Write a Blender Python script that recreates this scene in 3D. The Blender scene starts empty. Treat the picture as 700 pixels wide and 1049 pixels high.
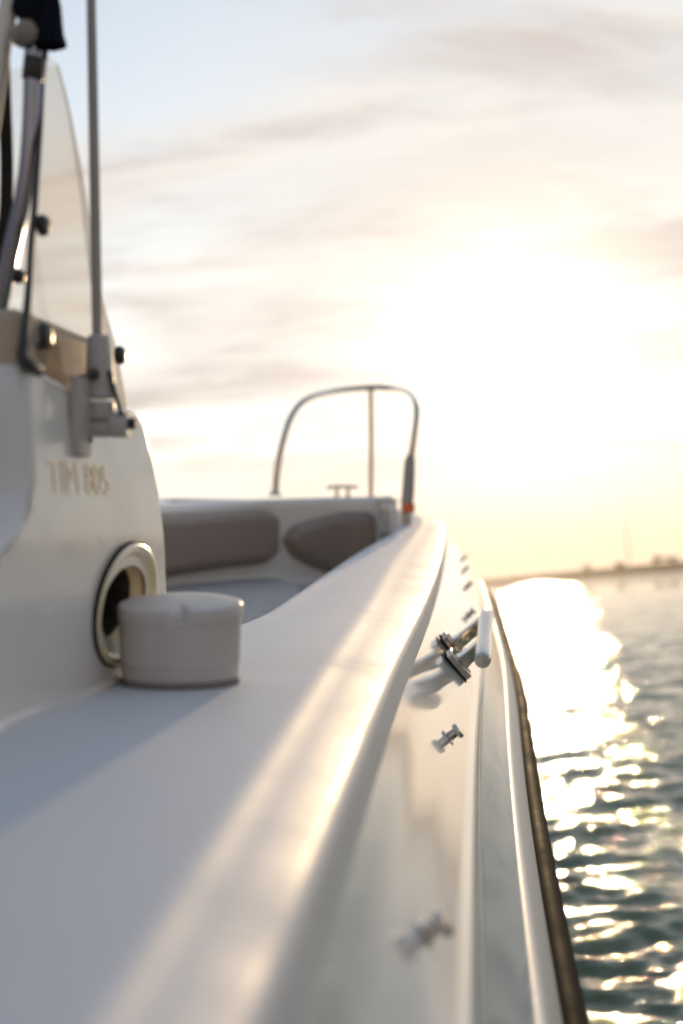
import bpy, bmesh, math, random
import numpy as np
from mathutils import Vector, Matrix

random.seed(7)
rng = np.random.default_rng(11)
sc = bpy.context.scene
COL = sc.collection
R = math.radians

# ------------------------------------------------------------------ frames
F = 1400.0                       # focal length in pixels of the 700 x 1049 photograph
CAM_H = 1.22                     # eye height above the water
def ray(px, py): return Vector(((px-350)/F, 1.0, -(py-524.5)/F))
def P(px, py, d): return ray(px, py)*d
a, b = ray(490, 599), ray(700, 582)         # two points of the sea horizon
up = a.cross(b).normalized()
if up.z < 0: up = -up
# world axes written in boat axes (x right, y ahead, z up at the camera)
wz = up
wy = (Vector((0,1,0)) - wz*wz.y).normalized()
wx = wy.cross(wz)
MB = Matrix((wx, wy, wz)).to_4x4()          # boat-frame vector -> world vector
MB.translation = Vector((0,0,CAM_H))
BASE = Vector((-0.45, 1.8, -1.15))          # the boat's origin (boat axes), at the waterline
def W(v): return MB @ Vector(v)
def dirW(v): return MB.to_3x3() @ Vector(v)

# ------------------------------------------------------------------ object helpers
def mesh_obj(name, verts, faces, mat, parent=None, smooth=True, origin=BASE, auto=None):
    me = bpy.data.meshes.new(name)
    me.from_pydata([tuple(Vector(v)-origin) for v in verts], [], faces)
    me.validate(); me.update()
    bm = bmesh.new(); bm.from_mesh(me)
    bmesh.ops.recalc_face_normals(bm, faces=bm.faces)
    bm.to_mesh(me); bm.free()
    if smooth:
        for p in me.polygons: p.use_smooth = True
        if auto: me.set_sharp_from_angle(angle=R(auto))
    o = bpy.data.objects.new(name, me); COL.objects.link(o)
    if mat: me.materials.append(mat)
    if parent is not None: o.parent = parent
    return o
def tag(o, label=None, cat=None, group=None, kind=None):
    if label: o['label'] = label
    if cat: o['category'] = cat
    if group: o['group'] = group
    if kind: o['kind'] = kind
    return o
def root(name, origin, label, cat, group=None):
    o = bpy.data.objects.new(name, None); COL.objects.link(o)
    o.empty_display_size = .1
    o.matrix_world = MB @ Matrix.Translation(origin)
    return tag(o, label, cat, group)
def bevel(o, w, seg=3, angle=30):
    m = o.modifiers.new('bevel', 'BEVEL'); m.width = w; m.segments = seg
    m.limit_method = 'ANGLE'; m.angle_limit = R(angle); m.harden_normals = False
    return o

def pchip(pts):
    pts = sorted(pts); x = np.array([p[0] for p in pts], float); y = np.array([p[1] for p in pts], float)
    n = len(x); h = np.diff(x); A = np.zeros((n, n)); r = np.zeros(n); A[0,0] = A[-1,-1] = 1
    for i in range(1, n-1):
        A[i,i-1], A[i,i], A[i,i+1] = h[i-1], 2*(h[i-1]+h[i]), h[i]
        r[i] = 3*((y[i+1]-y[i])/h[i]-(y[i]-y[i-1])/h[i-1])
    c = np.linalg.solve(A, r)
    def f(t):
        i = max(0, min(n-2, int(np.searchsorted(x, t)-1))); s = t-x[i]
        bb = (y[i+1]-y[i])/h[i]-h[i]*(2*c[i]+c[i+1])/3
        if t < x[0]: return float(y[0]+bb*s)
        s = min(s, h[i])
        return float(y[i]+bb*s+c[i]*s*s+(c[i+1]-c[i])/(3*h[i])*s**3)
    return f
def crom(pts, n=8, closed=False):
    pts = [Vector(p) for p in pts]; out = []; N = len(pts)
    rngI = range(N if closed else N-1)
    for i in rngI:
        if closed: p0, p1, p2, p3 = pts[i-1], pts[i], pts[(i+1) % N], pts[(i+2) % N]
        else:
            p1, p2 = pts[i], pts[i+1]
            p0 = pts[i-1] if i else p1*2-p2
            p3 = pts[i+2] if i+2 < N else p2*2-p1
        for k in range(n):
            t = k/n
            out.append(.5*((2*p1)+(p2-p0)*t+(2*p0-5*p1+4*p2-p3)*t*t+(3*p1-p0-3*p2+p3)*t**3))
    if not closed: out.append(pts[-1])
    return out
def tube(pts, r, n=14, cap=True):
    pts = [Vector(p) for p in pts]; N = len(pts)
    rr = r if isinstance(r, (list, tuple)) else [r]*N
    V, Fc = [], []
    t = (pts[1]-pts[0]).normalized()
    u = t.orthogonal().normalized()
    for i in range(N):
        t = (pts[min(i+1, N-1)]-pts[max(i-1, 0)]).normalized()
        u = (u-t*u.dot(t)).normalized(); v = t.cross(u)
        for k in range(n):
            an = 2*math.pi*k/n
            V.append(pts[i]+(u*math.cos(an)+v*math.sin(an))*rr[i])
    for i in range(N-1):
        for k in range(n):
            Fc.append((i*n+k, i*n+(k+1) % n, (i+1)*n+(k+1) % n, (i+1)*n+k))
    if cap:
        Fc.append(tuple(range(n))[::-1]); Fc.append(tuple((N-1)*n+k for k in range(n)))
    return V, Fc
def lathe(c, axis, prof, n=32):
    """prof: (radius, height along axis)"""
    axis = Vector(axis).normalized(); u = axis.orthogonal().normalized(); v = axis.cross(u); c = Vector(c)
    V, Fc = [], []
    for (r, h) in prof:
        for k in range(n):
            an = 2*math.pi*k/n
            V.append(c+axis*h+(u*math.cos(an)+v*math.sin(an))*max(r, 1e-5))
    for i in range(len(prof)-1):
        for k in range(n):
            Fc.append((i*n+k, i*n+(k+1) % n, (i+1)*n+(k+1) % n, (i+1)*n+k))
    if prof[0][0] > 1e-4: Fc.append(tuple(range(n))[::-1])
    if prof[-1][0] > 1e-4: Fc.append(tuple((len(prof)-1)*n+k for k in range(n)))
    return V, Fc
def box(c, ux, uy, uz, sx, sy, sz):
    c, ux, uy, uz = Vector(c), Vector(ux), Vector(uy), Vector(uz)
    V = [c+ux*(sx/2*i)+uy*(sy/2*j)+uz*(sz/2*k) for i in (-1,1) for j in (-1,1) for k in (-1,1)]
    return V, [(0,1,3,2),(4,6,7,5),(0,4,5,1),(2,3,7,6),(0,2,6,4),(1,5,7,3)]
def join(*vf):
    V, Fc = [], []
    for v, f in vf:
        o = len(V); V += list(v); Fc += [tuple(i+o for i in q) for q in f]
    return V, Fc
def prism(outline, off):
    """outline: list of 3d points, off: extrusion vector"""
    n = len(outline); off = Vector(off)
    V = [Vector(p) for p in outline]+[Vector(p)+off for p in outline]
    Fc = [tuple(range(n))[::-1], tuple(range(n, 2*n))]+[(i, (i+1) % n, n+(i+1) % n, n+i) for i in range(n)]
    return V, Fc
def loft(rows):
    n = len(rows[0]); V = [p for r in rows for p in r]; Fc = []
    for i in range(len(rows)-1):
        for k in range(n-1):
            Fc.append((i*n+k, i*n+k+1, (i+1)*n+k+1, (i+1)*n+k))
    return V, Fc

# ------------------------------------------------------------------ materials
def new_mat(name):
    m = bpy.data.materials.new(name); m.use_nodes = True
    nt = m.node_tree; return m, nt, nt.nodes['Principled BSDF']
def N(nt, t, **kw):
    n = nt.nodes.new(t)
    for k, v in kw.items():
        if k in n.inputs.keys(): n.inputs[k].default_value = v
        else: setattr(n, k, v)
    return n
def mat(name, col, rough=.3, metal=0, var=.06, scale=8, bump=0, bscale=200, bdet=3.0, coat=0, rvar=.1, spec=.5, coatr=.05):
    m, nt, p = new_mat(name)
    tc = N(nt, 'ShaderNodeTexCoord')
    n1 = N(nt, 'ShaderNodeTexNoise', Scale=scale, Detail=6.0, Roughness=.6)
    nt.links.new(tc.outputs['Object'], n1.inputs['Vector'])
    mix = N(nt, 'ShaderNodeMixRGB'); mix.blend_type = 'MIX'
    mix.inputs[1].default_value = (*[c*(1-var) for c in col], 1); mix.inputs[2].default_value = (*[min(1, c*(1+var)) for c in col], 1)
    nt.links.new(n1.outputs['Fac'], mix.inputs[0]); nt.links.new(mix.outputs[0], p.inputs['Base Color'])
    n2 = N(nt, 'ShaderNodeTexNoise', Scale=scale*3.1, Detail=5.0, Roughness=.65)
    nt.links.new(tc.outputs['Object'], n2.inputs['Vector'])
    mr = N(nt, 'ShaderNodeMapRange'); mr.inputs[1].default_value = .3; mr.inputs[2].default_value = .7
    mr.inputs[3].default_value = max(.02, rough*(1-rvar*2)); mr.inputs[4].default_value = min(1, rough*(1+rvar*3))
    nt.links.new(n2.outputs['Fac'], mr.inputs[0]); nt.links.new(mr.outputs[0], p.inputs['Roughness'])
    p.inputs['Metallic'].default_value = metal; p.inputs['Coat Weight'].default_value = coat
    p.inputs['Coat Roughness'].default_value = coatr; p.inputs['Specular IOR Level'].default_value = spec
    if bump:
        n3 = N(nt, 'ShaderNodeTexNoise', Scale=bscale, Detail=bdet)
        nt.links.new(tc.outputs['Object'], n3.inputs['Vector'])
        bn = N(nt, 'ShaderNodeBump', Strength=bump, Distance=.002)
        nt.links.new(n3.outputs['Fac'], bn.inputs['Height']); nt.links.new(bn.outputs[0], p.inputs['Normal'])
    return m
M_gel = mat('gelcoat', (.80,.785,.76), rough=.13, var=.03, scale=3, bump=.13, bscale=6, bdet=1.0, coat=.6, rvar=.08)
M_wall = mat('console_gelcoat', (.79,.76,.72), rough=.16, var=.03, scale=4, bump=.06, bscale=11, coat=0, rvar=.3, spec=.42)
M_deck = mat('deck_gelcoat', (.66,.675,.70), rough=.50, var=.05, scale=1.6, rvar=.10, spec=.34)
M_cream = mat('cream_gelcoat', (.80,.765,.71), rough=.14, var=.04, scale=4, bump=.06, bscale=14, coat=.5, rvar=.3)
M_steel = mat('stainless_steel', (.66,.61,.56), rough=.14, metal=1, var=.05, scale=40, rvar=.4)
M_chrome = mat('polished_rail', (.26,.29,.39), rough=.09, metal=1, var=.05, scale=40, rvar=.3)  # steel base darkened and blued to stand in for dark surroundings it would mirror
M_brush = mat('brushed_aluminium', (.72,.70,.67), rough=.42, metal=.35, var=.08, scale=30, bump=.15, bscale=150)
M_rubber = mat('black_rubber', (.032,.025,.021), rough=.66, var=.18, scale=3, rvar=.06, spec=.15)
M_rubber.node_tree.nodes['Principled BSDF'].inputs['IOR'].default_value = 1.12
M_white_pl = mat('white_plastic', (.60,.55,.515), rough=.42, var=.13, scale=30, bump=.2, bscale=120)
M_ant = mat('antenna_paint', (.43,.40,.385), rough=.38, var=.06, scale=20)
M_antmount = mat('mount_nylon', (.52,.475,.45), rough=.45, var=.06, scale=30, bump=.1, bscale=200)
M_dark = mat('dark_plastic', (.03,.028,.027), rough=.35, var=.2, scale=20)
M_navy = mat('navy_canvas', (.004,.007,.016), rough=.9, var=.3, scale=60, bump=.6, bscale=500, spec=.15)
M_webbing = mat('black_webbing', (.022,.021,.02), rough=.8, var=.25, scale=80, bump=.6, bscale=600)
M_taupe = mat('taupe_vinyl', (.31,.25,.205), rough=.5, var=.12, scale=14, bump=.4, bscale=220)
M_seat = mat('grey_vinyl', (.33,.315,.31), rough=.52, var=.08, scale=10, bump=.4, bscale=220)
M_clamp = mat('clamp_nylon', (.30,.25,.22), rough=.4, var=.1, scale=40)
M_gold = mat('gold_lettering', (.76,.62,.40), rough=.3, metal=.3, var=.1, scale=60)
M_ring = mat('porthole_ring', (.74,.64,.43), rough=.2, var=.05, scale=20, coat=.4)
M_orange = mat('orange_plastic', (.85,.16,.05), rough=.35, var=.08, scale=30)
M_land = mat('shore_ground', (.10,.07,.035), rough=.9, var=.3, scale=.05)
M_leaf = mat('shore_foliage', (.07,.085,.035), rough=.8, var=.4, scale=.2)
M_trunk = mat('bark', (.10,.07,.05), rough=.9, var=.3, scale=2)
M_bottom = mat('antifouling', (.05,.07,.12), rough=.6, var=.2, scale=6)
M_floor = mat('cockpit_floor', (.62,.60,.56), rough=.5, var=.06, scale=8, bump=.5, bscale=90)
M_mast = mat('mast_paint', (.35,.32,.30), rough=.6, var=.1, scale=1)

def glass_mat(name, tint, gloss=.10, extra=.08):
    m, nt, p = new_mat(name); nt.nodes.remove(p)
    out = nt.nodes['Material Output']
    tr = N(nt, 'ShaderNodeBsdfTransparent'); tr.inputs[0].default_value = (*tint, 1)
    gl = N(nt, 'ShaderNodeBsdfGlossy'); gl.inputs['Roughness'].default_value = .04
    fr = N(nt, 'ShaderNodeFresnel', IOR=1.45)
    df = N(nt, 'ShaderNodeBsdfTranslucent'); df.inputs[0].default_value = (.75,.66,.55,1)
    m1 = N(nt, 'ShaderNodeMixShader'); m1.inputs[0].default_value = extra
    nt.links.new(tr.outputs[0], m1.inputs[1]); nt.links.new(df.outputs[0], m1.inputs[2])
    m2 = N(nt, 'ShaderNodeMixShader')
    mul = N(nt, 'ShaderNodeMath', operation='MULTIPLY'); mul.inputs[1].default_value = .55
    nt.links.new(fr.outputs[0], mul.inputs[0]); nt.links.new(mul.outputs[0], m2.inputs[0])
    nt.links.new(m1.outputs[0], m2.inputs[1]); nt.links.new(gl.outputs[0], m2.inputs[2])
    nt.links.new(m2.outputs[0], out.inputs['Surface'])
    return m
M_glass = glass_mat('windshield_acrylic', (.93,.89,.84))

# ------------------------------------------------------------------ the boat
boat = root('motor_boat', BASE, 'white open motor boat seen along its starboard side deck towards the bow', 'boat')
def part(name, vf, m, parent=boat, smooth=True, auto=35): return mesh_obj(name, vf[0], vf[1], m, parent, smooth, BASE, auto)

TIP = 6.35
def rise(d): return 0 if d < 1.8 else .16*((d-1.8)/4.4)**1.6
fS = pchip([(-3,-.30),(0,-.027),(.77,.0495),(1.44,.116),(2.2,.198),(2.92,.277),(3.65,.3415),(4.2,.384),(4.65,.4185),(5.15,.445),(5.6,.425),(6.0,.335),(TIP,.18)])
fA = pchip([(-3,-.27),(.37,-.068),(1.25,-.014),(1.79,.022),(2.5,.07),(3.4,.138),(4.2,.215),(4.9,.285),(5.4,.315),(5.9,.27),(TIP,.174)])
fB = pchip([(-3,-.33),(.413,-.025),(1.254,.045),(2.2,.135),(3.2,.2286),(4.2,.315),(4.8,.362),(5.35,.38),(5.9,.305),(TIP,.177)])
fL = pchip([(-3,-.75),(.2,-.36),(.867,-.26),(1.3,-.2),(1.69,-.127),(2.1,-.087),(2.7,-.0386),(3.95,.099),(4.7,.19),(5.2,.20),(5.7,.19),(6.1,.18),(TIP,.171)])
def wtip(d): return max(0.02, min(1, (TIP-d)/1.3))**.6
AX = lambda d: -1.10+.2016*d                       # centre line of the boat
adir = Vector((.2016, 1, 0)).normalized()
def mirror(v):
    v = Vector(v); p0 = Vector((-1.10, 0, 0)); q = Vector((v.x, v.y, 0))-p0
    al = adir*q.dot(adir); m = p0+al*2-q
    return Vector((m.x, m.y, v.z))
ds = np.concatenate([np.linspace(-2.6, 0, 10), np.linspace(.1, 3, 50), np.linspace(3.1, 5.0, 24), np.linspace(5.05, TIP, 30)])

def arc2(c, r, a0, a1, n):
    return [(c[0]+r*math.cos(R(a0+(a1-a0)*i/n)), c[1]+r*math.sin(R(a0+(a1-a0)*i/n))) for i in range(n+1)]
def round_poly(pts, rad, n=5):
    """2-D polyline with rounded corners; fixed number of points"""
    out = [pts[0]]
    for i in range(1, len(pts)-1):
        p0, p1, p2 = Vector(pts[i-1]), Vector(pts[i]), Vector(pts[i+1])
        r = rad[i]
        e0 = (p0-p1); e1 = (p2-p1)
        l = min(r, e0.length*.45, e1.length*.45)
        q0 = p1+e0.normalized()*l if e0.length > 1e-9 else p1
        q1 = p1+e1.normalized()*l if e1.length > 1e-9 else p1
        for k in range(n+1):
            t = k/n
            q = q0*(1-t)**2+p1*2*t*(1-t)+q1*t*t
            out.append((q.x, q.y))
    out.append(pts[-1]); return out

def gun_section(d):
    r = rise(d); w = wtip(d); z = -.14+r
    xl, xa, xb = fL(d), fA(d), fB(d)
    xa = max(xa, xl+.004); xb = max(xb, xa+.004)
    fw = xb-xa
    pts = [(xl-.035*w, z-.50), (xl-.02*w, z-.10), (xl, z+.004), (xl+.03*w, z), (xa-.02*w, z), (xa, z+.0005), (xa+.25*fw, z-.0030*w), (xa+.5*fw, z-.0048*w), (xb-.003*w, z-.0090*w), (xb+.0022*w, z-.0145*w), (xb+.007*w, z-.040*w)]
    rad = [0, .03, .014, .02, .022, .03, .03, .03, .03, .03, 0]
    return [Vector((x, d, zz)) for x, zz in round_poly(pts, rad, 4)]
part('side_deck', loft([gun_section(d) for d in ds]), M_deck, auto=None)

def hull_section(d):
    r = rise(d); w = wtip(d); s = fS(d); xb = fB(d)
    xb = max(fB(d), max(fA(d), fL(d)+.004)+.004)
    ax = AX(d)
    bow = max(0, (d-2.5)/(TIP-2.5))
    z = lambda v: -.14+r+(v+.14)*(1)
    kz = -1.55+.9*bow**3
    chx = ax+(s-ax)*(.86-.5*bow**1.4)
    pts = [(xb+.007*w, z(-.180)), (xb+.45*(s-xb), z(-.207)), (s, z(-.243)), (s+.017*w, z(-.263)), (s+.025*w, z(-.270)),(s+.028*w, z(-.279)), (s+.031*w, z(-.290)),
           (s+.050*w, z(-.325)), (s+.073*w, z(-.360)), (s+.085*w, z(-.40)), (s+.06*w, z(-.435)), (chx, min(-.95+.35*bow**2, z(-.5))), (ax+(chx-ax)*.5, (kz+(-.95+.35*bow**2))*.5-.03), (ax, kz)]
    rad = [0, .03, .02, .008, .006, .006, .006, .02, .008, .01, .02, .03, .05, 0]
    return [Vector((x, d, zz)) for x, zz in round_poly(pts, rad, 4)]
rowsS = [hull_section(d) for d in ds]
rows = []
for rS in rowsS:
    rows.append(rS+[mirror(v) for v in rS[::-1]][1:])
V, Fc = loft(rows)
n0 = len(rows[0]); Fc.append(tuple(range(n0)))      # transom
part('hull', (V, Fc), M_gel, auto=None)

# port gunwale: a higher coaming whose inner face carries the pads
portW = crom([(-2.0,-1.5,.0),(-1.75,.5,.0),(-1.45,2.0,.0),(-1.05,3.0,.01),(-.80,3.7,.018),(-.62,4.25,.024),(-.45,4.72,.036),(-.25,5.05,.048),(-.05,5.25,.056),(.10,5.27,.058),(.17,5.16,.058)], 8)
def path_frames(path):
    out = []
    for i, p in enumerate(path):
        t = (path[min(i+1, len(path)-1)]-path[max(i-1, 0)]).normalized(); t.z = 0; t.normalize()
        out.append((p, t, Vector((t.y, -t.x, 0))))      # inward normal (towards the cockpit)
    return out
PW = path_frames(portW)
arcW = [0]
for i in range(1, len(portW)): arcW.append(arcW[-1]+(portW[i]-portW[i-1]).length)
def at_arc(s):
    i = max(0, min(len(arcW)-2, int(np.searchsorted(arcW, s)-1)))
    t = (s-arcW[i])/(arcW[i+1]-arcW[i])
    p = PW[i][0].lerp(PW[i+1][0], t); tg = PW[i][1].lerp(PW[i+1][1], t).normalized(); nn = PW[i][2].lerp(PW[i+1][2], t).normalized()
    return p, tg, nn
rows = []
for k, (p, t, nn) in enumerate(PW):
    bowf = max(0, min(1, (p.y-4.4)/.8))
    wd = (.17+.06*bowf)*max(.10, min(1, (.17-p.x)/.3))
    sec = round_poly([(.06, -.62), (.055, -.31), (.012, -.275), (0, -.02), (-.02, 0), (-wd, .004), (-wd-.02, -.02), (-wd-.03, -.20)], [0,.02,.02,.02,.016,.02,.02,0], 4)
    rows.append([p+nn*x+Vector((0,0,z)) for x, z in sec])
V, Fc = loft(rows); nn_ = len(rows[0]); Fc.append(tuple(range((len(rows)-1)*nn_, len(rows)*nn_)))
part('coaming', (V, Fc), M_cream, auto=None)
# foredeck closing the bow outside the coaming
fd = []
for d in np.linspace(4.6, 6.3, 24): fd.append(mirror((fB(d)+.01, d, 0)))
out1 = [Vector((v.x, v.y, .048)) for v in fd]
stb = [Vector((.135+.035*(d-5.0), d, .048)) for d in np.linspace(6.25, 5.0, 12)]
inner = [PW[i][0]+PW[i][2]*-.05 for i in range(len(PW)-1, 0, -1) if PW[i][0].y > 4.55]
inner = [Vector((v.x, v.y, .048)) for v in inner]
bev = part('foredeck', prism(out1+stb+inner, (0,0,-.22)), M_gel, auto=40)
bevel(bev, .015, 3)

# backrest pads on the coaming
def pad(s0, s1, top, bot, name='backrest_pad', th=.04, rad=.085):
    """top/bot: functions of u in 0..1 giving height below the coaming"""
    nu, nv = 30, 14; rowsF = []
    for i in range(nu+1):
        u = i/nu; row = []
        s = s0+(s1-s0)*u; L = s1-s0
        e = min(u, 1-u)*L
        sh = 0 if e > rad else rad-math.sqrt(max(0, rad*rad-(rad-e)**2))
        zt, zb = top(u)-sh, bot(u)+sh
        if zt < zb+.002: m_ = (zt+zb)/2; zt, zb = m_+.001, m_-.001
        p, t, nn = at_arc(s)
        for j in range(nv+1):
            v = j/nv; zz = zt+(zb-zt)*v
            ed = min(e, (zt-zz), (zz-zb)); 
            bul = th*(1-(1-min(1, max(0, ed)/.035))**2)+.004
            row.append(p+nn*(bul+.010)+Vector((0,0,zz-.0)))
        rowsF.append(row)
    V, Fc = loft(rowsF); m = nv+1; off = len(V)
    for i in range(nu+1):
        p, t, nn = at_arc(s0+(s1-s0)*i/nu)
        for j in range(m):
            q = rowsF[i][j]; V.append(q-nn*((q-p).dot(nn)-.006))
    for i in range(nu):
        Fc.append((i*m, (i+1)*m, off+(i+1)*m, off+i*m)); Fc.append((i*m+nv, (i+1)*m+nv, off+(i+1)*m+nv, off+i*m+nv))
    for j in range(nv):
        Fc.append((j, j+1, off+j+1, off+j)); Fc.append((nu*m+j, nu*m+j+1, off+nu*m+j+1, off+nu*m+j))
    return part(name, (V, Fc), M_taupe, auto=50)
def s_of(px):
    best = min(range(len(portW)), key=lambda i: abs(350+F*portW[i].x/portW[i].y-px) if portW[i].y > 3.4 else 1e9)
    return arcW[best]
sA, sB, sC, sD = s_of(120), s_of(277), s_of(289), s_of(388)
pad(sA, sB, lambda u: -.030, lambda u: -.235)
pad(sC, sD, lambda u: -.11+.055*min(1, u*1.5), lambda u: -.20-.12*min(1, u*1.6), rad=.075)

# cockpit floor, seat base
part('cockpit_floor', prism([(-1.75,-2.3,-.72),(-.55,-2.3,-.72),(-.1,2,-.72),(.16,4.6,-.72),(.05,5.1,-.72),(-.3,5.0,-.72),(-.8,3.6,-.72),(-1.3,2.2,-.72),(-1.72,.5,-.72)], (0,0,-.03)), M_floor, smooth=False)
seat_out = [(-.60,4.32),(-.46,4.68),(-.30,4.93),(-.20,4.78),(-.135,4.3),(-.115,3.8),(-.13,3.3),(-.20,2.85),(-.75,2.75),(-1.12,2.8),(-.98,3.15),(-.80,3.75)]
sb = part('seat_base', prism([(x*1.0, y, -.325) for x, y in seat_out], (0,0,-.39)), M_cream, auto=40); bevel(sb, .02, 3)
SEAT0 = Vector((-.5, 3.8, -.325))
so = crom([(x, y, -.323) for x, y in seat_out], 6, True)
V, Fc = prism(so, (0,0,.085))
seat = mesh_obj('seat_cushion', V, Fc, M_seat, None, True, SEAT0, 40)
seat.matrix_world = MB @ Matrix.Translation(SEAT0); bevel(seat, .028, 4)
tag(seat, 'grey padded seat cushion lying on the bow bench below the brown backrest pads', 'cushion')

# rub rail with its rubber strip
def strip(prof, name, m, parent, d0=-2.6):
    rows = []
    for d in ds:
        if d < d0 or d > 6.25: continue
        w = wtip(d); s = fS(d); r = rise(d)
        rows.append([Vector((s+x*w, d, z+r)) for x, z in prof])
    for side in (0, 1):
        rr = rows if side == 0 else [[mirror(v) for v in q] for q in rows]
        vf = loft([q+[q[0]] for q in rr])
        yield vf
prof_metal = round_poly([(.064,-.352),(.074,-.3535),(.083,-.370),(.094,-.394),(.094,-.412),(.066,-.415),(.064,-.352)], [0,.004,.01,.006,.004,.004,0], 3)[:-1]
a1, a2 = strip(prof_metal, '', None, None)
rail = part('rub_rail', join(a1, a2), M_brush, auto=40)
prof_rub = [(.1025+.0145*math.cos(t), -.413+.0205*math.sin(t)) for t in np.linspace(0, 2*math.pi, 16, endpoint=False)]
a1, a2 = strip(prof_rub, '', None, None)
part('rubber_strip', join(a1, a2), M_rubber, rail)

# hull face frame at a station: base point on the stud line and outward normal
def face_frame(d, k=0.0):
    """k in 0..1 moves up the face from the stud line towards the deck edge"""
    w = 1; r = rise(d); s = fS(d); xb = fB(d)
    p0 = Vector((s, d, -.243+r)); p1 = Vector((xb+.42*(s-xb), d, -.200+r))
    e = .05; tan = Vector((fS(d+e)-fS(d-e), 2*e, rise(d+e)-rise(d-e))).normalized()
    up_ = (p1-p0).normalized(); nn = up_.cross(tan)
    if nn.x < 0: nn = -nn
    nn.normalize(); up_ = tan.cross(nn); 
    if up_.z < 0: up_ = -up_
    return p0.lerp(p1, k), tan, up_, nn
# canopy snap studs
for d in (.77, 1.44, 2.2, 2.92, 3.65, 4.2, 4.65):
    p, t, u, nn = face_frame(d, .12)
    vf = lathe(p-nn*.002, nn, [(0,0),(.0094,0),(.0094,.0026),(.0052,.0044),(.0047,.0112),(.0079,.0125),(.0088,.0148),(.0076,.0175),(0,.0184)], 20)
    part('snap_stud', vf, M_steel, auto=40)

# mooring cleat: two legs with flanged feet and a tapering horn bar
CD, CK = 2.08, .45
p0, t, u, nn = face_frame(CD, CK)
hd = Vector((.13, 1, .225)).normalized()              # the bar climbs a little towards the bow
BL, LG, PH = .114, .060, .064
hp = p0+nn*PH
horn_pts = [hp-hd*.026+hd*(BL*v) for v in (-1.0,-.985,-.93,-.7,-.4,0,.4,.7,.93,.985,1.0)]
V, Fc = tube(horn_pts, [.0095,.0112,.0119,.0122,.0116,.0112,.0116,.0122,.0119,.0112,.0095], 28)
cleat = part('mooring_cleat', (V, Fc), M_steel, auto=40)
ht = (hd-nn*hd.dot(nn)).normalized(); hu = nn.cross(ht)
if hu.z < 0: hu = -hu
for sgn in (-1, 1):
    c = p0+ht*(sgn*LG); ph = PH+hd.dot(nn)*sgn*LG
    q = [(-.0105,-.0105),(.0105,-.0105),(.0105,.0105),(-.0105,.0105)]
    secs = []
    for h, kx, ky in ((.012,1.15,1.2),(.019,.95,1.0),(.5*ph,.88,.92),(ph-.006,.95,1.0),(ph,.95,1.0)):
        secs.append([c+nn*h+hu*(x*kx)+ht*(y*ky) for x, y in q])
    V = [v for s_ in secs for v in s_]; Fc = []
    for i in range(len(secs)-1):
        for k in range(4): Fc.append((i*4+k, i*4+(k+1) % 4, (i+1)*4+(k+1) % 4, (i+1)*4+k))
    Fc += [(3,2,1,0), tuple(len(V)-4+k for k in range(4))]
    lg = part('leg', (V, Fc), M_steel, cleat, smooth=True, auto=35); bevel(lg, .0018, 2)
    ft = part('foot_flange', box(c+nn*.0068, hu, ht, nn, .045, .038, .0115), M_steel, cleat, smooth=True, auto=35); bevel(ft, .002, 2)
    part('gasket', box(c+nn*.0000, hu, ht, nn, .048, .041, .0025), M_rubber, cleat, smooth=False)
    for s2 in (-1, 1):
        part('screw', lathe(c+hu*(s2*.0168)+nn*.0123, nn, [(0,0),(.0046,0),(.0044,.0012),(0,.0018)], 12), M_dark, cleat)

# ---------------------------------------------------------------- console
def lin(d, z): return -.176+.14*(d-1.13)-.09*(z+.14)
def xw(d, z):
    if z >= -.02: return lin(d, z)-.02*(z+.02)*.0
    return lin(d, -.02)-.015*(z+.02)
prof = [(-.9,-.150),(1.22,-.150),(1.27,-.150),(1.292,-.13),(1.293,-.09),(1.288,-.03),(1.281,.02),(1.268,.055),(1.25,.082),(1.225,.094),(1.15,.0975),(1.045,.100),(.985,.106),(.966,.104),(.957,.09),(.953,.05),(.951,.028),(.945,.012),(.925,-.002),(.897,-.0155),(.85,-.03),(.78,-.038),(-.9,-.042)]
def console_x(d, z):
    # side wall with a rounded front corner
    x = xw(d, z)
    return x
# outer shell: loft the side profile towards port with a rounded shoulder
off = [(0.0, 0.0), (-.004, .0035), (-.012, .008), (-.022,.0105)]
rowsC = []
cen = Vector((.9, 0))
def inset(prof, k):
    pts = [Vector(p) for p in prof]; out = []; n = len(pts)
    for i in range(n):
        e = (pts[(i+1) % n]-pts[i-1]).normalized(); nrm = Vector((-e.y, e.x))
        out.append(pts[i]+nrm*k)
    return out
# bow-side corner is rounder: build as grid with shell points
ins = inset(prof, .010)
r_in = [Vector((xw(p[0], p[1]), p[0], p[1])) for p in ins]
ring_list = [r_in]
for k in range(1, 7):
    an = R(90*k/6); ii = inset(prof, .010*(1-math.sin(an)))
    ring_list.append([Vector((xw(p[0], p[1])-.014*(1-math.cos(an)), p[0], p[1])) for p in ii])
for dx, fwd in ((-.06,.012),(-.16,.03),(-.4,.06),(-.70,.03),(-.82,0)):
    ring_list.append([Vector((xw(p[0], p[1])+dx, p[0]+(fwd if p[0] > 1.1 else 0), p[1])) for p in prof])
n = len(prof); V = [v for r_ in ring_list for v in r_]; Fc = []
for i in range(len(ring_list)-1):
    for k in range(n): Fc.append((i*n+k, i*n+(k+1) % n, (i+1)*n+(k+1) % n, (i+1)*n+k))
Fc.append(tuple((len(ring_list)-1)*n+k for k in range(n)))
me_v, me_f = V, Fc
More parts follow.
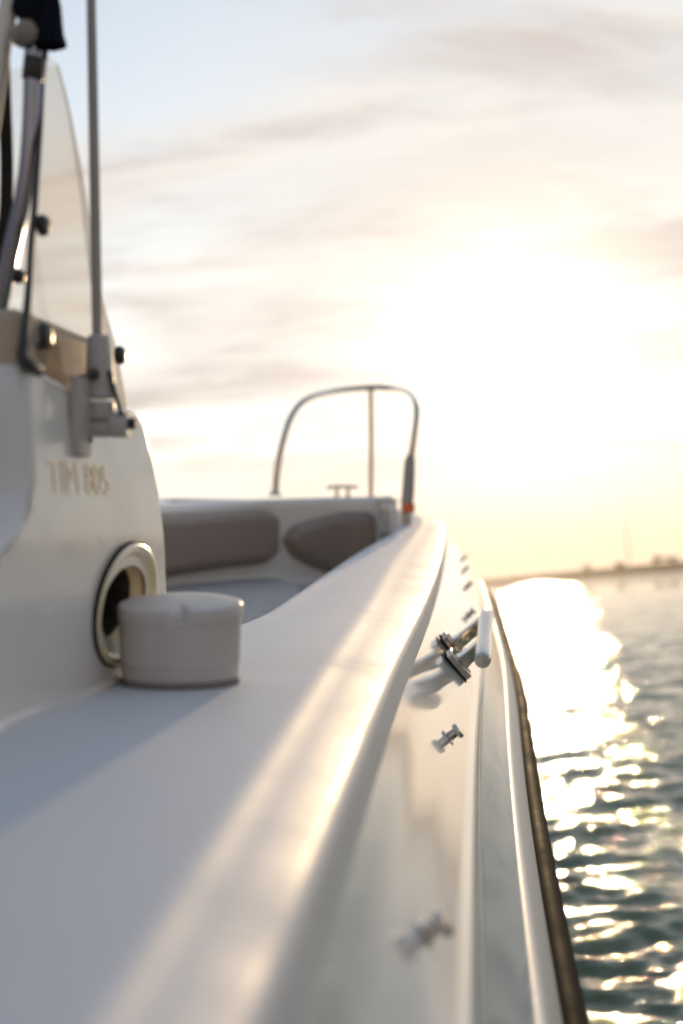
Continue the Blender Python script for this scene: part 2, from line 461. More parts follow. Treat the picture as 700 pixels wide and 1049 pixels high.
# the side face itself, gridded so the knuckle and the window opening are real
def side_top(d):
    pp = ins; best = -9
    zs = []
    for i in range(len(pp)):
        p, q = pp[i], pp[(i+1) % len(pp)]
        if (p.x-d)*(q.x-d) <= 0 and abs(p.x-q.x) > 1e-9:
            zs.append(p.y+(q.y-p.y)*(d-p.x)/(q.x-p.x))
    return (min(zs), max(zs)) if zs else (0, 0)
OC = Vector((1.152, -.0765)); OA, OB = .064, .0295        # window opening, half axes along d and z
bm = bmesh.new()
vs = [bm.verts.new(Vector((0, p.x, p.y))) for p in ins]
bm.faces.new(vs)
bmesh.ops.triangulate(bm, faces=bm.faces[:])
for v in np.linspace(-.15, .10, 14): bmesh.ops.bisect_plane(bm, geom=bm.verts[:]+bm.edges[:]+bm.faces[:], plane_co=(0,0,v), plane_no=(0,0,1))
bmesh.ops.bisect_plane(bm, geom=bm.verts[:]+bm.edges[:]+bm.faces[:], plane_co=(0,0,-.02), plane_no=(0,0,1))
NE = 40
for k in range(NE):
    an = 2*math.pi*(k+.5)/NE; c = Vector((0, OC.x+OA*math.cos(an), OC.y+.14*OA*math.cos(an)+OB*math.sin(an)))
    bmesh.ops.bisect_plane(bm, geom=[g for f in bm.faces if abs(f.calc_center_median().y-OC.x) < .25 for g in (list(f.verts)+list(f.edges)+[f])] and list({g for f in bm.faces if abs(f.calc_center_median().y-OC.x) < .25 for g in (list(f.verts)+list(f.edges)+[f])}), plane_co=c, plane_no=(0, math.cos(an)/OA-.14*math.sin(an)/OB, math.sin(an)/OB))
kill = [f for f in bm.faces if ((f.calc_center_median().y-OC.x)/OA)**2+((f.calc_center_median().z-OC.y-.14*(f.calc_center_median().y-OC.x))/OB)**2 < .995]
bmesh.ops.delete(bm, geom=kill, context='FACES')
for v in bm.verts: v.co.x = xw(v.co.y, v.co.z)
bm.verts.ensure_lookup_table(); bm.verts.index_update()
sv = [v.co.copy() for v in bm.verts]; sf = [tuple(v.index for v in f.verts) for f in bm.faces]; bm.free()
console = part('console', join((me_v, me_f), (sv, sf)), M_wall, auto=28)

part('sealant_bead', tube([Vector((xw(d, -.138)+.0015, d, -.1385)) for d in np.linspace(-.6, 1.275, 30)], .0042, 8), M_gel, console)

# oval window: moulded ring, dark recess and pane
wn = Vector((1, -.14, 0)).normalized(); wt = Vector((.14, 1, 0)).normalized()
def oval(ha, hb, depth, n=48):
    out = []
    for k in range(n):
        an = 2*math.pi*k/n
        c, s = math.cos(an), math.sin(an)
        dd = OC.x+ha*c*.90; zz = OC.y+hb*s*.87+.14*(ha*c)
        out.append(Vector((xw(OC.x, OC.y)+.14*(dd-OC.x), dd, zz))+wn*depth)
    return out
ringp = [(.094,.056,-.002),(.094,.056,.003),(.0925,.0545,.0052),(.089,.051,.0056),(.085,.0475,.0046),(.0835,.046,.0022),(.074,.0375,-.006),(.070,.034,-.011),(.069,.033,-.014)]
rowsR = [oval(*q) for q in ringp]; V = [v for r_ in rowsR for v in r_]; Fc = []
for i in range(len(rowsR)-1):
    for k in range(48): Fc.append((i*48+k, i*48+(k+1) % 48, (i+1)*48+(k+1) % 48, (i+1)*48+k))
port = part('oval_window', (V, Fc), M_ring, auto=None)
V = oval(.095,.0572,.0); V2 = oval(.0952,.0572,.0); V3 = oval(.0950,.0570,.0022); V4 = oval(.0945,.0565,.004)
VV = V2+V3+V4; Fc = [(i*48+k, i*48+(k+1) % 48, (i+1)*48+(k+1) % 48, (i+1)*48+k) for i in range(2) for k in range(48)]
part('seal', (VV, Fc), M_rubber, port)
rr_ = [oval(.0692,.0332,-.0145), oval(.068,.032,-.018), oval(.067,.031,-.052)]
part('recess', ([v for r_ in rr_ for v in r_], [(i*48+k, i*48+(k+1) % 48, (i+1)*48+(k+1) % 48, (i+1)*48+k) for i in range(2) for k in range(48)]), M_dark, port)
g = oval(.0675,.0315,-.050); part('pane', (g, [tuple(range(48))]), M_dark, port)

# lettering on the console side
cu = bpy.data.curves.new('lettering', 'FONT'); cu.body = 'TIM 805'; cu.size = 1; cu.extrude = .006; cu.offset = -.012
to = bpy.data.objects.new('tmp', cu); COL.objects.link(to)
dg = bpy.context.evaluated_depsgraph_get()
tm = bpy.data.meshes.new_from_object(to.evaluated_get(dg))
bpy.data.objects.remove(to)
xs = [v.co.x for v in tm.vertices]; ys = [v.co.y for v in tm.vertices]
x0_, x1_, y0_, y1_ = min(xs), max(xs), min(ys), max(ys)
vv = []
for v in tm.vertices:
    d = .985+(v.co.x-x0_)/(x1_-x0_)*.137; z = .0135+(v.co.y-y0_)/(y1_-y0_)*.0245
    vv.append(Vector((xw(d, z), d, z))+wn*(.0005+v.co.z*.05))
part('lettering', (vv, [tuple(p.vertices) for p in tm.polygons]), M_gold, console, smooth=False)

# unseen seat, added to block back light from the console's aft face
hs_ = part('added_shade_seat', box((-.66,.36,-.02), (1,.05,0), (-.05,1,0), (0,0,1), .62, .46, .14), M_dark, auto=40); bevel(hs_, .04, 4)
hb_ = part('backrest', box((-.67,.10,.28), (1,.05,0), (-.05,1,.15), (0,-.15,1), .60, .10, .50), M_dark, hs_, auto=40); bevel(hb_, .035, 4)  # back of the added seat, shading the console from astern
part('added_pedestal', box((-.66,.36,-.40), (1,.05,0), (-.05,1,0), (0,0,1), .40, .34, .62), M_cream, hs_, smooth=False)
# dashboard cowl inside the windshield
dash = [(lin(.99,.12)-.014,.99),(lin(1.175,.12)-.014,1.175),(-.225,1.215),(-.5,1.275),(-.8,1.21),(-.82,.99)]
dv = [Vector((x, d, .09)) for x, d in dash]
V, Fc = prism(dv, (0,0,.058))
bevel(part('dashboard', (V, Fc), mat('tan_dash', (.60,.47,.35), rough=.5, var=.08), auto=40), .008, 3)

# windshield: side pane wrapping into the raked front pane
fw_f = pchip([(.084,1.252),(.104,1.242),(.149,1.22),(.171,1.2),(.196,1.185),(.23,1.174),(.28,1.16),(.3076,1.147),(.339,1.131),(.369,1.104)])
fw_a = pchip([(.095,.958),(.11,.964),(.196,1.0),(.36,1.066),(.42,1.075)])
def lin2(d, z): return -.180+.14*(d-1.13)-.09*(z+.14)
rowsW = []
zs = np.linspace(.085, .362, 24)
for z in zs:
    a_, f_ = fw_a(max(z, .095)), fw_f(z); row = []
    for u_ in np.linspace(0, .86, 9):
        d = a_+(f_-a_)*u_; row.append(Vector((lin2(d, z), d, max(z, side_top(d)[1]-.012))))
    c0 = row[-1]; dlast = (f_-a_)*.14
    for u_ in np.linspace(.15, 1, 8):
        ang = u_*math.pi*.5
        row.append(c0+Vector((.14*dlast*math.sin(ang)-.03*(1-math.cos(ang)), dlast*math.sin(ang), 0)))
    e = row[-1]
    for u_ in np.linspace(.1, 1, 8):
        row.append(Vector((e.x-.62*u_, e.y+.10*math.sin(u_*math.pi)*(1), e.z)))
    rowsW.append(row)
wsh = part('windshield', loft(rowsW), M_glass, auto=None)
# dark edge gasket down the aft edge and along its foot
ed = [r_[0]+Vector((.001,-.002,0)) for r_ in rowsW]
ed = ed[2:]
foot = [P(22,361,.961), P(25,369,.965), P(31,373,.972), P(40,378,.985)]
edge = crom([P(47,46,1.066),P(43,80,1.058),P(41,124,1.047),P(38,173,1.03),P(34.5,223,1.012),P(32,248,1.004),P(29,300,.984),P(25.5,340,.968),P(23,366,.962),P(30,373.5,.966),P(40,379,.985)], 6)
part('edge_gasket', tube(edge, [.0026+.0022*max(0, min(1, (i/len(edge)-.55)/.3)) for i in range(len(edge))], 10), M_dark, wsh)
for (px, py, d, s) in ((43,231,1.02,1.0),(122,364,1.19,1.0),(18,283,1.05,.7)):
    p = P(px, py, d)
    part('pane_bolt', lathe(p-wn*.002, wn, [(0,0),(.0075*s,0),(.0085*s,.003),(.006*s,.007),(0,.008)], 16), M_dark, wsh)
# hinge bracket inside the pane
hb = [P(33,322,1.012), P(43,322,1.03), P(56,386,1.06), P(35,375,1.0)]
vf = prism([q-wn*.006 for q in hb], -wn*.004)
hg = part('hinge_bracket', vf, mat('bronze_plate', (.11,.085,.065), rough=.3, metal=.5, var=.1), wsh, smooth=False)
part('hinge_knob', lathe(P(40,345,1.02), wn, [(0,0),(.010,0),(.011,.004),(.008,.009),(0,.010)], 18), M_dark, wsh)

# antenna on its ratchet mount, bolted to the console side
AD = 1.075
def ap(px, py): return P(px, py, AD)
whip = tube([ap(100,344), ap(98,240), ap(95.5,100), ap(93,-30), ap(88,-330)], [.0043,.0042,.0040,.0036,.0020], 16)
ant = part('antenna', whip, M_ant)
k_ = AD/F
fz = (ap(101,344)-ap(103,408)).normalized()
part('ferrule', lathe(ap(103,408), fz, [(.0118,0),(.0118,8*k_),(.0112,24*k_),(.0090,62*k_),(.0078,64*k_),(.0043,65.5*k_)], 28), M_antmount, ant, auto=40)
ux, uy, uz = wt, wn, Vector((0,0,1))
zc = (524.5-428)/F*1.065
pc = Vector((xw(1.055, zc), 1.055, zc))
pl = part('mount_plate', box(pc+wn*.0045, ux, uy, uz, .030, .008, .061), M_antmount, ant, auto=40); bevel(pl, .002, 2)
arm = box(ap(91,423.5), (1,0,0), (0,1,0), uz, 32*k_, .020, 11*k_)
bevel(part('mount_arm', arm, M_antmount, ant, auto=40), .0015, 2)
xax = Vector((1,-.10,-.02))
part('swivel_barrel', lathe(ap(86,438), xax, [(.0062,0),(.0075,.0012),(.0075,.020),(.0065,.021)], 28), M_antmount, ant, auto=40)
part('swivel_head', lathe(ap(103,430), Vector((0,0,1)), [(.0100,0),(.0114,.002),(.0114,.012),(.0108,.014)], 26), M_antmount, ant, auto=40)
part('ratchet_collar', lathe(ap(115,435), xax, [(.0085,-.0015),(.0102,0),(.0102,.0120),(.0092,.0132)], 28), M_antmount, ant, auto=40)
part('bolt', lathe(ap(132,434), xax, [(.0050,0),(.0050,.0025),(.0042,.003),(.0042,.0055),(.0030,.0062)], 6), M_dark, ant, smooth=False)
lev = crom([ap(113,381), ap(116.5,392), ap(121,408), ap(127,427)], 5)
part('ratchet_lever', tube([p-Vector((0,.008,0)) for p in lev], .0018, 8), M_dark, ant)
cable = crom([ap(101,385)-Vector((0,.012,0)), ap(94,385), ap(86,385.5), ap(79,387), ap(76,392), ap(76,400), ap(77,408)], 5)
part('cable', tube(cable, .0017, 8), M_dark, ant)
part('cable_gland', lathe(ap(98.5,385)-Vector((0,.010,0)), Vector((.2,-1,0)), [(.0045,0),(.0045,.004),(.002,.0045)], 14), M_dark, ant)
cable2 = crom([ap(86,459)+Vector((0,-.008,0)), ap(92,455)-Vector((0,.012,0)), ap(97,450)-Vector((0,.010,0))], 5)
part('cable', tube(cable2, .0016, 8), M_dark, ant)

# grab rail of the helm, with clamp
HD = 1.045
gr = crom([P(34,35,HD), P(33.5,60,HD), P(32.5,100,HD), P(31,135,HD), P(28,173,HD), P(22,210,HD), P(13.5,248,HD), P(4.5,292,HD), P(-6,340,HD), P(-30,450,HD)], 6)
grab = part('grab_rail', tube(gr, .0066, 20), M_chrome)
gr2 = crom([P(22,-60,HD), P(12,-10,HD), P(5,30,HD), P(-2,75,HD), P(-12,150,HD), P(-30,300,HD)], 6)
part('canopy_pole', tube(gr2, .0073, 18), M_brush)
cl = lathe(P(26,33,HD-.012), Vector((.55,-1,.05)), [(.004,-.014),(.0083,-.0125),(.0092,-.003),(.0092,.004),(.0072,.006),(.0028,.0075)], 7)
part('rail_clamp', cl, M_clamp, grab, auto=40)
part('clamp_collar', lathe(P(33.3,66,HD)-Vector((0,0,.012)), Vector((.1,0,1)), [(.0076,0),(.0082,.001),(.0082,.016),(.0076,.017)], 20), M_dark, grab, auto=40)

# bow rail
BD = 4.95
bl = P(282,506,5.0)
brp = crom([bl, P(284,482,5.0), P(290,452,5.02), P(300,424,5.08), P(316,408,5.2), P(345,400,5.5), P(378,397,5.72), P(402,397.5,5.66), P(418,402,5.3), P(425.5,412,5.05), P(427,425,4.98), P(424,450,BD), P(420,475,BD), P(417,500,BD), P(414,536,BD)], 6)
brail = part('bow_rail', tube(brp, .0125, 16), M_steel)
part('stanchion', tube([P(380,399,5.70), P(380.5,450,5.70), P(380,512,5.70)], .0105, 14), M_steel, brail)
part('base_flange', lathe(P(282,508,5.0), (0,0,1), [(.026,0),(.026,.006),(.018,.012),(.0125,.02)], 20), M_steel, brail)
sl = [P(421,466,BD), P(420,473,BD), P(418.5,500,BD), P(417,518,BD), P(416.5,527,BD)]
part('rail_sleeve', tube(sl, [.0145,.0205,.0235,.0235,.021], 18), M_ant, brail)
part('lamp_band', tube([P(418.6,516,BD-.003), P(418.2,525,BD-.003)], [.0245,.0245], 20), M_orange, brail)
part('rail_foot', tube([P(416.5,528,BD), P(414,556,BD)], [.022,.016], 16), M_antmount, brail)
# small fitting on the bow: low horn cleat
c = P(351,503,5.45)
hv = crom([c+Vector((-.062,0,.012)), c+Vector((-.03,0,.017)), c+Vector((.03,0,.017)), c+Vector((.062,0,.014))], 4)
bc = part('bow_cleat', tube(hv, .0075, 12), M_steel)
for dx in (-.022, .022): part('leg', tube([c+Vector((dx,0,-.03)), c+Vector((dx,0,.016))], [.010,.007], 12), M_steel, bc)
# latch post where the raised bow meets the side deck
lp = part('step_fairing', box(P(399,534,4.95), (1,.2,0), (-.2,1,0), (0,0,1), .035, .18, .10), M_gel, auto=40); bevel(lp, .014, 3)
part('deck_latch', join(box(P(397,522,4.9), (1,0,0), (0,1,0), (0,0,1), .03, .03, .012), tube([P(397,536,4.9), P(397,520,4.9)], .005, 8)), M_steel, smooth=False)

# ------------------------------------------------------------------ loose things aboard
CB = P(185, 697, 1.12); CB.z = -.1395
can = root('canister', CB, 'white round plastic canister with notched lid on the side deck beside the oval window', 'canister')
def cpart(name, vf, m, parent=can, auto=35): return mesh_obj(name, vf[0], vf[1], m, parent, True, CB, auto)
RC = .0495
ax_ = Vector((.0, .0, 1))
cpart('body', lathe(CB+Vector((0,0,.004)), ax_, [(RC-.0030,0),(RC-.0018,.003),(RC-.0014,.012),(RC-.0006,.013),(RC+.0007,.052),(RC-.0005,.0535)], 64), M_white_pl)
cpart('foot_gasket', lathe(CB, ax_, [(RC-.0010,0),(RC-.0010,.0040),(RC-.003,.0042)], 64), mat('grey_gasket', (.2,.18,.17), rough=.6))
# lid, a low dome with a finger notch on the rim
n = 96; prof_l = [(RC+.0010,.0545),(RC+.0014,.056),(RC+.0014,.0632),(RC+.0004,.0650),(RC-.0025,.0660),(RC-.020,.0666),(.014,.0668),(.0001,.0669)]
V, Fc = lathe(CB, ax_, prof_l, n)
def slant(q):
    return q+Vector((0,0,.105*(q.y-CB.y)*max(0, min(1, (q.z-CB.z-.012)/.04))))
for p_ in can.children:
    if p_.name.startswith('body'):
        for v_ in p_.data.vertices: v_.co = slant(v_.co+CB)-CB
V = [slant(v) for v in V]
no = Vector((.12, -1, 0)).normalized()
for i, v in enumerate(V):
    q = v-CB; rr = math.hypot(q.x, q.y)
    if rr < 1e-4: continue
    ang = math.acos(max(-1, min(1, (q.x*no.x+q.y*no.y)/rr)))
    k = math.exp(-(ang/.10)**2)
    ring_i = i//n
    if 1 <= ring_i <= 5:
        V[i] = v-Vector((0,0,(.0075,.0085,.0085,.0065,.003)[ring_i-1]*k))-no*(.004*k if ring_i < 4 else 0)
cpart('lid', (V, Fc), M_white_pl, can, 45)

# navy canvas boot over the rail end
KO = P(47, 20, HD)
def kp(px, py): return P(px, py, HD)
kz_ = HD/F
V, Fc = lathe(kp(51,47), (0,0,1), [(.0001,.004),(15*kz_,.003),(16.5*kz_,0),(16*kz_,4*kz_),(13.5*kz_,12*kz_),(12.3*kz_,24*kz_),(11.4*kz_,38*kz_),(9.5*kz_,50*kz_),(7.5*kz_,58*kz_),(4*kz_,63*kz_),(.0001,64*kz_)], 36)
for i, v in enumerate(V):
    q = v-kp(51,47); an = math.atan2(q.y, q.x); V[i] = v+Vector((q.x, q.y, 0))*(.05*math.sin(an*5+q.z*60)+.03*math.sin(an*9))
b_ = []
for py, x0_, x1_ in ((17,18,44),(13,14.5,44),(0,17,44),(-20,18,46),(-40,24,46)):
    b_.append([kp(x0_, py)+Vector((0,dy,0)) for dy in (0,)]+[kp(x0_,py)+Vector((0,.03,0)), kp(x1_,py)+Vector((0,.03,0)), kp(x1_,py)+Vector((0,-.008,0)), kp(x0_,py)+Vector((0,-.008,0))])
b2 = [r_[1:] for r_ in b_]; V2 = [v for r_ in b2 for v in r_]; F2 = []
for i in range(len(b2)-1):
    for k in range(4): F2.append((i*4+k, i*4+(k+1) % 4, (i+1)*4+(k+1) % 4, (i+1)*4+k))
F2 += [(0,1,2,3), tuple(len(V2)-4+k for k in range(4))]
boot = mesh_obj('canvas_boot', *join((V, Fc), (V2, F2)), M_navy, None, True, KO, 40)
boot.matrix_world = MB @ Matrix.Translation(KO)
tag(boot, 'dark navy canvas boot with flared rim over the top of the chrome grab rail', 'canvas cover')
# strap hanging beside it
SO = P(5, 60, HD+.03)
cl_ = crom([P(6,20,HD+.03), P(5,55,HD+.03), P(5.5,110,HD+.03), P(7,170,HD+.03), P(6,215,HD+.03), P(2,245,HD+.03), P(-6,290,HD+.03)], 6)
rowsT = []
for i, p in enumerate(cl_):
    tw = .35*math.sin(i*.09)
    hw = (.0032+.0018*min(1, i/14))*1.0
    ex = Vector((math.cos(tw), math.sin(tw), 0)); ey = Vector((-math.sin(tw), math.cos(tw), 0))
    rowsT.append([p+ex*hw+ey*.001, p-ex*hw+ey*.001, p-ex*hw-ey*.001, p+ex*hw-ey*.001])
V = [v for r_ in rowsT for v in r_]; Fc = []
for i in range(len(rowsT)-1):
    for k in range(4): Fc.append((i*4+k, i*4+(k+1) % 4, (i+1)*4+(k+1) % 4, (i+1)*4+k))
Fc += [(0,1,2,3), tuple(len(V)-4+k for k in range(4))]
strap = mesh_obj('strap', V, Fc, M_webbing, None, False, SO)
strap.matrix_world = MB @ Matrix.Translation(SO)
tag(strap, 'black webbing strap hanging down left of the chrome grab rail', 'strap')

# ------------------------------------------------------------------ water
def sea():
    # polar sheet round the boat, rings growing with distance
    az = np.concatenate([np.linspace(R(-4), R(34), 560), np.linspace(R(36), R(356-2), 90)])
    rad = np.concatenate([np.array([.05]), np.exp(np.linspace(math.log(1.2), math.log(90), 1000)), np.exp(np.linspace(math.log(95), math.log(9000), 50))])
    A_, R_ = np.meshgrid(az, rad)
    X = R_*np.sin(A_); Y = R_*np.cos(A_); Z = np.zeros_like(X)
    wind = R(205)
    for i in range(90):
        lam = .09*(1.9/.09)**rng.random()**1.15; k = 2*math.pi/lam
        th = wind+rng.normal(0, .55); ph = rng.random()*6.28
        am = .0034*lam**.7*(1.45 if lam < .45 else .85)
        att = np.clip((lam*85-R_)/(lam*45), 0, 1)
        u = (X*math.sin(th)+Y*math.cos(th))*k+ph
        u = u+.5*np.sin((X*math.cos(th)-Y*math.sin(th))*k*.23+ph*2)
        s = np.sin(u)
        Z += am*att*(s+.28*np.cos(2*u))
    Z -= 0
    nr, na = X.shape
    co = np.stack([X, Y, Z], -1).reshape(-1, 3)
    idx = np.arange(nr*na).reshape(nr, na)
    q = np.stack([idx[:-1,:-1], idx[:-1,1:], idx[1:,1:], idx[1:,:-1]], -1).reshape(-1, 4)
    q2 = np.stack([idx[:-1,-1], idx[:-1,0], idx[1:,0], idx[1:,-1]], -1).reshape(-1, 4)
    q = np.concatenate([q, q2]).astype(np.int32)
    me = bpy.data.meshes.new('water')
    me.vertices.add(len(co)); me.vertices.foreach_set('co', co.ravel().astype(np.float32))
    me.loops.add(q.size); me.loops.foreach_set('vertex_index', q.ravel())
    me.polygons.add(len(q)); me.polygons.foreach_set('loop_start', np.arange(0, q.size, 4, dtype=np.int32))
    me.polygons.foreach_set('use_smooth', np.ones(len(q), bool))
    me.update(calc_edges=True); me.validate()
    o = bpy.data.objects.new('water', me); COL.objects.link(o)
    m, nt, p = new_mat('sea_water')
    p.inputs['Base Color'].default_value = (.14,.195,.135,1)
    p.inputs['Roughness'].default_value = .018; p.inputs['IOR'].default_value = 1.333
    geo = N(nt, 'ShaderNodeNewGeometry')
    mp = N(nt, 'ShaderNodeMapping'); mp.inputs['Rotation'].default_value = (0,0,R(20)); mp.inputs['Scale'].default_value = (1,1.9,1)
    nt.links.new(geo.outputs['Position'], mp.inputs['Vector'])
    hs = []
    for s_, dist, st in ((.55,.10,.27),(2.4,.045,.32),(9,.018,.62),(26,.007,.62)):
        n1 = N(nt, 'ShaderNodeTexNoise', Scale=s_, Detail=4.0, Roughness=.55, Distortion=.4)
        nt.links.new(mp.outputs[0], n1.inputs['Vector'])
        bn = N(nt, 'ShaderNodeBump', Strength=st, Distance=dist)
        nt.links.new(n1.outputs['Fac'], bn.inputs['Height'])
        if hs: nt.links.new(hs[-1].outputs[0], bn.inputs['Normal'])
        hs.append(bn)
    nt.links.new(hs[-1].outputs[0], p.inputs['Normal'])
    me.materials.append(m); o['kind'] = 'structure'
sea()

# ------------------------------------------------------------------ far shore
def far(px, dist, z=0):
    """point on the water at a heading given by its photograph column"""
    v = dirW(ray(px, 590)); v.z = 0; v.normalize(); return Vector((v.x*dist, v.y*dist, z))
shore = [(430,2100),(480,1800),(520,1500),(560,1260),(600,1050),(640,900),(680,800),(720,720),(800,600),(950,480),(1300,380),(1900,330)]
rowsL = []
hfun = lambda i: .9+.16*i
for i, (px, ds_) in enumerate(shore):
    row = []
    h = (7.0, 7.0, 6.8, 6.6, 6.2, 5.8, 5.4, 5.0, 4.6, 4., 4., 4.)[i]
    for dd, k in ((0,-.3),(6,.35),(18,.7),(60,1.0),(160,.8),(260,-.3)):
        row.append(far(px, ds_+dd, h*k))
    rowsL.append(row)
V, Fc = loft(rowsL)
land = mesh_obj('land', V, Fc, M_land, None, True, Vector((0,0,0)), None); land['kind'] = 'structure'
# low scrub along the shore: one mass
V, Fc = [], []
def leaf_blob(c, rx, rz, n, s):
    for _ in range(n):
        v = Vector((rng.normal(), rng.normal(), rng.normal())).normalized()*(rng.random()**.4)
        p = Vector(c)+Vector((v.x*rx, v.y*rx, v.z*rz)); 
        e1 = Vector((rng.normal(), rng.normal(), rng.normal())).normalized(); e2 = e1.orthogonal().normalized()
        q = s*(.6+.8*rng.random()); o = len(V)
        V.extend([p-e1*q-e2*q*.7, p+e1*q-e2*q*.6, p+e1*q*.8+e2*q, p-e1*q+e2*q*.7]); Fc.append((o, o+1, o+2, o+3))
fx = np.array([s[0] for s in shore], float); fy = np.array([s[1] for s in shore], float)
for k in range(420):
    px = 500+rng.random()**1.3*500
    dist = float(np.interp(px, fx, fy))+20+rng.random()*60
    hgt = (.5+rng.random()*1.0)*(1+.7*max(0, math.sin(px*.045))**2)
    leaf_blob(far(px, dist, 3.0+hgt*.5), 2.5+rng.random()*3, hgt, 34, .55)
scrub = mesh_obj('shore_scrub', V, Fc, M_leaf, None, False, Vector((0,0,0)))
tag(scrub, 'low dark scrub covering the far shore', 'scrub', kind='stuff')
trees = [(601,1020,6.2,'small rounded tree on the far shore, leftmost of those rising above the scrub'),(635,900,5.0,'low broad tree on the far shore near the foot of the thin mast'),(676,800,6.0,'dark tree standing highest on the far shore at the right'),(690,775,4.6,'smaller tree on the far shore just right of the highest tree')]
for px, dist, h, lab in trees:
    base = far(px, dist+30, 4.0)
    V, Fc = [], []
    rt = bpy.data.objects.new('shore_tree', None); COL.objects.link(rt); rt.location = base
    tag(rt, lab, 'tree', 'trees on the far shore')
    for _ in range(7):
        leaf_blob(Vector((rng.normal()*1.6, rng.normal()*1.2, h*.55+rng.normal()*.6)), 1.5, 1.2, 60, .35)
    mesh_obj('crown', V, Fc, M_leaf, rt, False, Vector((0,0,0)))
    tv, tf = tube([(0,0,-.4),(.1,0,h*.3),(.0,.1,h*.6)], [.28,.2,.1], 8)
    mesh_obj('trunk', tv, tf, M_trunk, rt, True, Vector((0,0,0)))
mb = far(646, 930, 1.8)
tv, tf = tube([(0,0,0),(0,0,20),(0,0,46)], [.45,.35,.2], 8)
mast = mesh_obj('radio_mast', tv, tf, M_mast, None, True, Vector((0,0,0))); mast.location = mb
tag(mast, 'thin pale radio mast standing on the far shore', 'mast')

# ------------------------------------------------------------------ sea haze
m, nt, p = new_mat('haze_air'); nt.nodes.remove(p)
pv = N(nt, 'ShaderNodeVolumePrincipled'); pv.inputs['Color'].default_value = (1,.90,.80,1)
pv.inputs['Density'].default_value = .00022; pv.inputs['Anisotropy'].default_value = .55
nt.links.new(pv.outputs[0], nt.nodes['Material Output'].inputs['Volume'])
hv, hf = box((0,900,33), (1,0,0), (0,1,0), (0,0,1), 5200, 4200, 72)
hz_o = mesh_obj('haze', hv, hf, m, None, False, Vector((0,0,0))); hz_o['kind'] = 'stuff'; hz_o['label'] = 'thin warm haze over the water'
# ------------------------------------------------------------------ light
sun_b = ray(530, 374).normalized(); SUN = dirW(sun_b).normalized()
el = math.asin(SUN.z); azim = math.atan2(SUN.x, SUN.y)
L = bpy.data.lights.new('sun', 'SUN'); L.energy = 2.1; L.angle = R(.6); L.color = (1.0,.70,.38)
lo = bpy.data.objects.new('sun', L); COL.objects.link(lo)
lo.rotation_euler = (-SUN).to_track_quat('-Z', 'Y').to_euler()

w = bpy.data.worlds.new('World'); sc.world = w; w.use_nodes = True
nt = w.node_tree; bg = nt.nodes['Background']; bg.inputs['Strength'].default_value = .1
lk = nt.links.new
sky = N(nt, 'ShaderNodeTexSky', sky_type='NISHITA', sun_disc=False, sun_elevation=el, sun_rotation=azim, air_density=1.0, dust_density=0.4, ozone_density=1.5, altitude=0)
tc = N(nt, 'ShaderNodeTexCoord')
nrm = N(nt, 'ShaderNodeVectorMath', operation='NORMALIZE'); lk(tc.outputs['Generated'], nrm.inputs[0])
sep = N(nt, 'ShaderNodeSeparateXYZ'); lk(nrm.outputs[0], sep.inputs[0])
def mth(op, a_, b_=None, clamp=False):
    n = N(nt, 'ShaderNodeMath', operation=op); n.use_clamp = clamp
    for i, v in enumerate((a_, b_)):
        if v is None: continue
        if isinstance(v, (int, float)): n.inputs[i].default_value = v
        else: lk(v, n.inputs[i])
    return n.outputs[0]
dot = N(nt, 'ShaderNodeVectorMath', operation='DOT_PRODUCT'); lk(nrm.outputs[0], dot.inputs[0]); dot.inputs[1].default_value = SUN
cs = mth('MAXIMUM', dot.outputs['Value'], 0.0)
au1 = mth('POWER', cs, 230.0); au2 = mth('POWER', cs, 7.0)
# cloud sheet seen from below
den = mth('ADD', mth('MAXIMUM', sep.outputs['Z'], 0.0), .16)
cx = mth('DIVIDE', sep.outputs['X'], den); cy = mth('DIVIDE', sep.outputs['Y'], den)
cmb = N(nt, 'ShaderNodeCombineXYZ'); lk(cx, cmb.inputs[0]); lk(cy, cmb.inputs[1])
mp = N(nt, 'ShaderNodeMapping'); mp.inputs['Rotation'].default_value = (0,0,R(-24)); mp.inputs['Scale'].default_value = (.75,1.9,1); mp.inputs['Location'].default_value = (8.7,6.3,0)
lk(cmb.outputs[0], mp.inputs[0])
n1 = N(nt, 'ShaderNodeTexNoise', Scale=1.0, Detail=8.0, Roughness=.55, Distortion=.5); lk(mp.outputs[0], n1.inputs['Vector'])
n2 = N(nt, 'ShaderNodeTexNoise', Scale=2.6, Detail=9.0, Roughness=.62, Distortion=.8); lk(mp.outputs[0], n2.inputs['Vector'])
def ramp(v, x0, x1):
    n = N(nt, 'ShaderNodeMapRange', interpolation_type='SMOOTHSTEP'); lk(v, n.inputs[0])
    n.inputs[1].default_value = x0; n.inputs[2].default_value = x1; return n.outputs[0]
cov = ramp(mth('ADD', mth('MULTIPLY', n1.outputs['Fac'], .7), mth('ADD', mth('MULTIPLY', n2.outputs['Fac'], .3), mth('MULTIPLY', au2, .16))), .54, .68)
n3 = N(nt, 'ShaderNodeTexNoise', Scale=1.7, Detail=7.0, Roughness=.55, Distortion=.6); lk(mp.outputs[0], n3.inputs['Vector'])
n4 = N(nt, 'ShaderNodeTexNoise', Scale=6.5, Detail=8.0, Roughness=.66, Distortion=1.1); lk(mp.outputs[0], n4.inputs['Vector'])
thick = ramp(mth('ADD', mth('MULTIPLY', n3.outputs['Fac'], .72), mth('MULTIPLY', n4.outputs['Fac'], .28)), .43, .62)
def mixc(f, a_, b_, mode='MIX'):
    n = N(nt, 'ShaderNodeMixRGB'); n.blend_type = mode
    for i, v in enumerate((f, a_, b_)):
        if isinstance(v, (int, float)): n.inputs[i].default_value = v
        elif isinstance(v, tuple): n.inputs[i].default_value = (*v, 1)
        else: lk(v, n.inputs[i])
    return n.outputs[0]
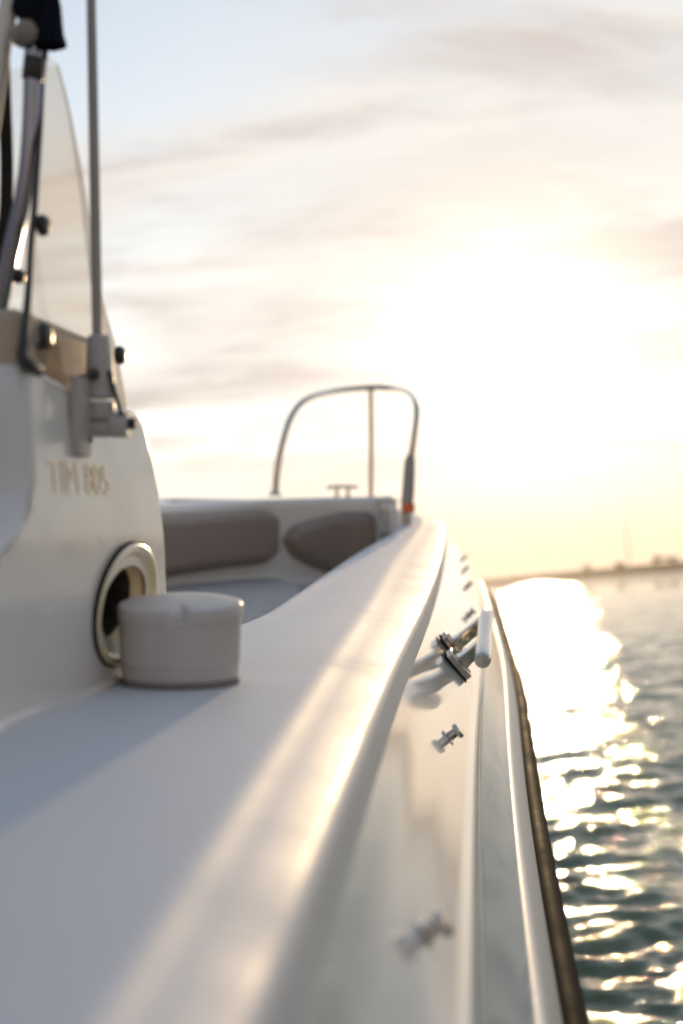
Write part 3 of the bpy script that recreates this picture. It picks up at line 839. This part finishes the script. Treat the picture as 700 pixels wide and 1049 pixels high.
gm = N(nt, 'ShaderNodeGamma'); gm.inputs['Gamma'].default_value = .6; lk(sky.outputs[0], gm.inputs['Color'])
low = N(nt, 'ShaderNodeMapRange', interpolation_type='SMOOTHSTEP'); lk(sep.outputs['Z'], low.inputs[0])
for i_, v_ in ((1,-.01),(2,.13),(3,1.08),(4,3.4)): low.inputs[i_].default_value = v_
veil = N(nt, 'ShaderNodeCombineXYZ')
for i_ in range(3): lk(low.outputs[0], veil.inputs[i_])
sat = N(nt, 'ShaderNodeMapRange'); lk(sep.outputs['Z'], sat.inputs[0])
for i_, v_ in ((1,0.0),(2,.30),(3,.46),(4,1.15)): sat.inputs[i_].default_value = v_
hsv = N(nt, 'ShaderNodeHueSaturation'); lk(sat.outputs[0], hsv.inputs['Saturation']); lk(gm.outputs[0], hsv.inputs['Color'])
away = mixc(mth('POWER', cs, 40.0), mixc(mth('POWER', cs, 2.0), mixc(ramp(sep.outputs['Z'], .35, .8), (.90,.58,.43), (1.15,1.02,1.0)), (1.03,1.04,1.03)), (.36,.345,.36))
base = mixc(1.0, mixc(1.0, hsv.outputs[0], veil.outputs[0], 'MULTIPLY'), away, 'MULTIPLY')
cl_light = mixc(au2, (4.0,3.6,3.4), (9.1,8.6,8.0))
cl_dark = mixc(au2, (2.9,2.6,2.4), (6.5,5.9,5.55))
cloud = mixc(thick, cl_light, cl_dark)
hz = ramp(sep.outputs['Z'], .02, .14)          # sheet thins out towards the horizon
c1 = mixc(mth('MULTIPLY', mth('MULTIPLY', cov, hz), .93), base, cloud)
c2 = mixc(au1, (0.0,0.0,0.0), (11.0,8.6,5.8))
c3 = mixc(1.0, c1, c2, 'ADD')
lk(c3, bg.inputs['Color'])

# ------------------------------------------------------------------ camera
cam = bpy.data.cameras.new('camera'); co = bpy.data.objects.new('camera', cam); COL.objects.link(co)
cam.sensor_fit = 'VERTICAL'; cam.sensor_height = 36; cam.lens = 36*F/1049
cam.clip_start = .02; cam.clip_end = 20000
cam.dof.use_dof = True; cam.dof.focus_distance = 1.68; cam.dof.aperture_fstop = 3.8
rm = MB.to_3x3() @ Matrix(((1,0,0),(0,0,-1),(0,1,0)))
co.matrix_world = Matrix.Translation(MB.translation) @ rm.to_4x4()
sc.camera = co

sc.render.engine = 'CYCLES'
sc.view_settings.view_transform = 'Standard'; sc.view_settings.look = 'None'
sc.view_settings.exposure = 0.22; sc.view_settings.gamma = 1
sc.cycles.use_denoising = True
sc.cycles.max_bounces = 8; sc.cycles.transparent_max_bounces = 12
sc.cycles.sample_clamp_indirect = 6
sc.cycles.caustics_reflective = False; sc.cycles.caustics_refractive = False
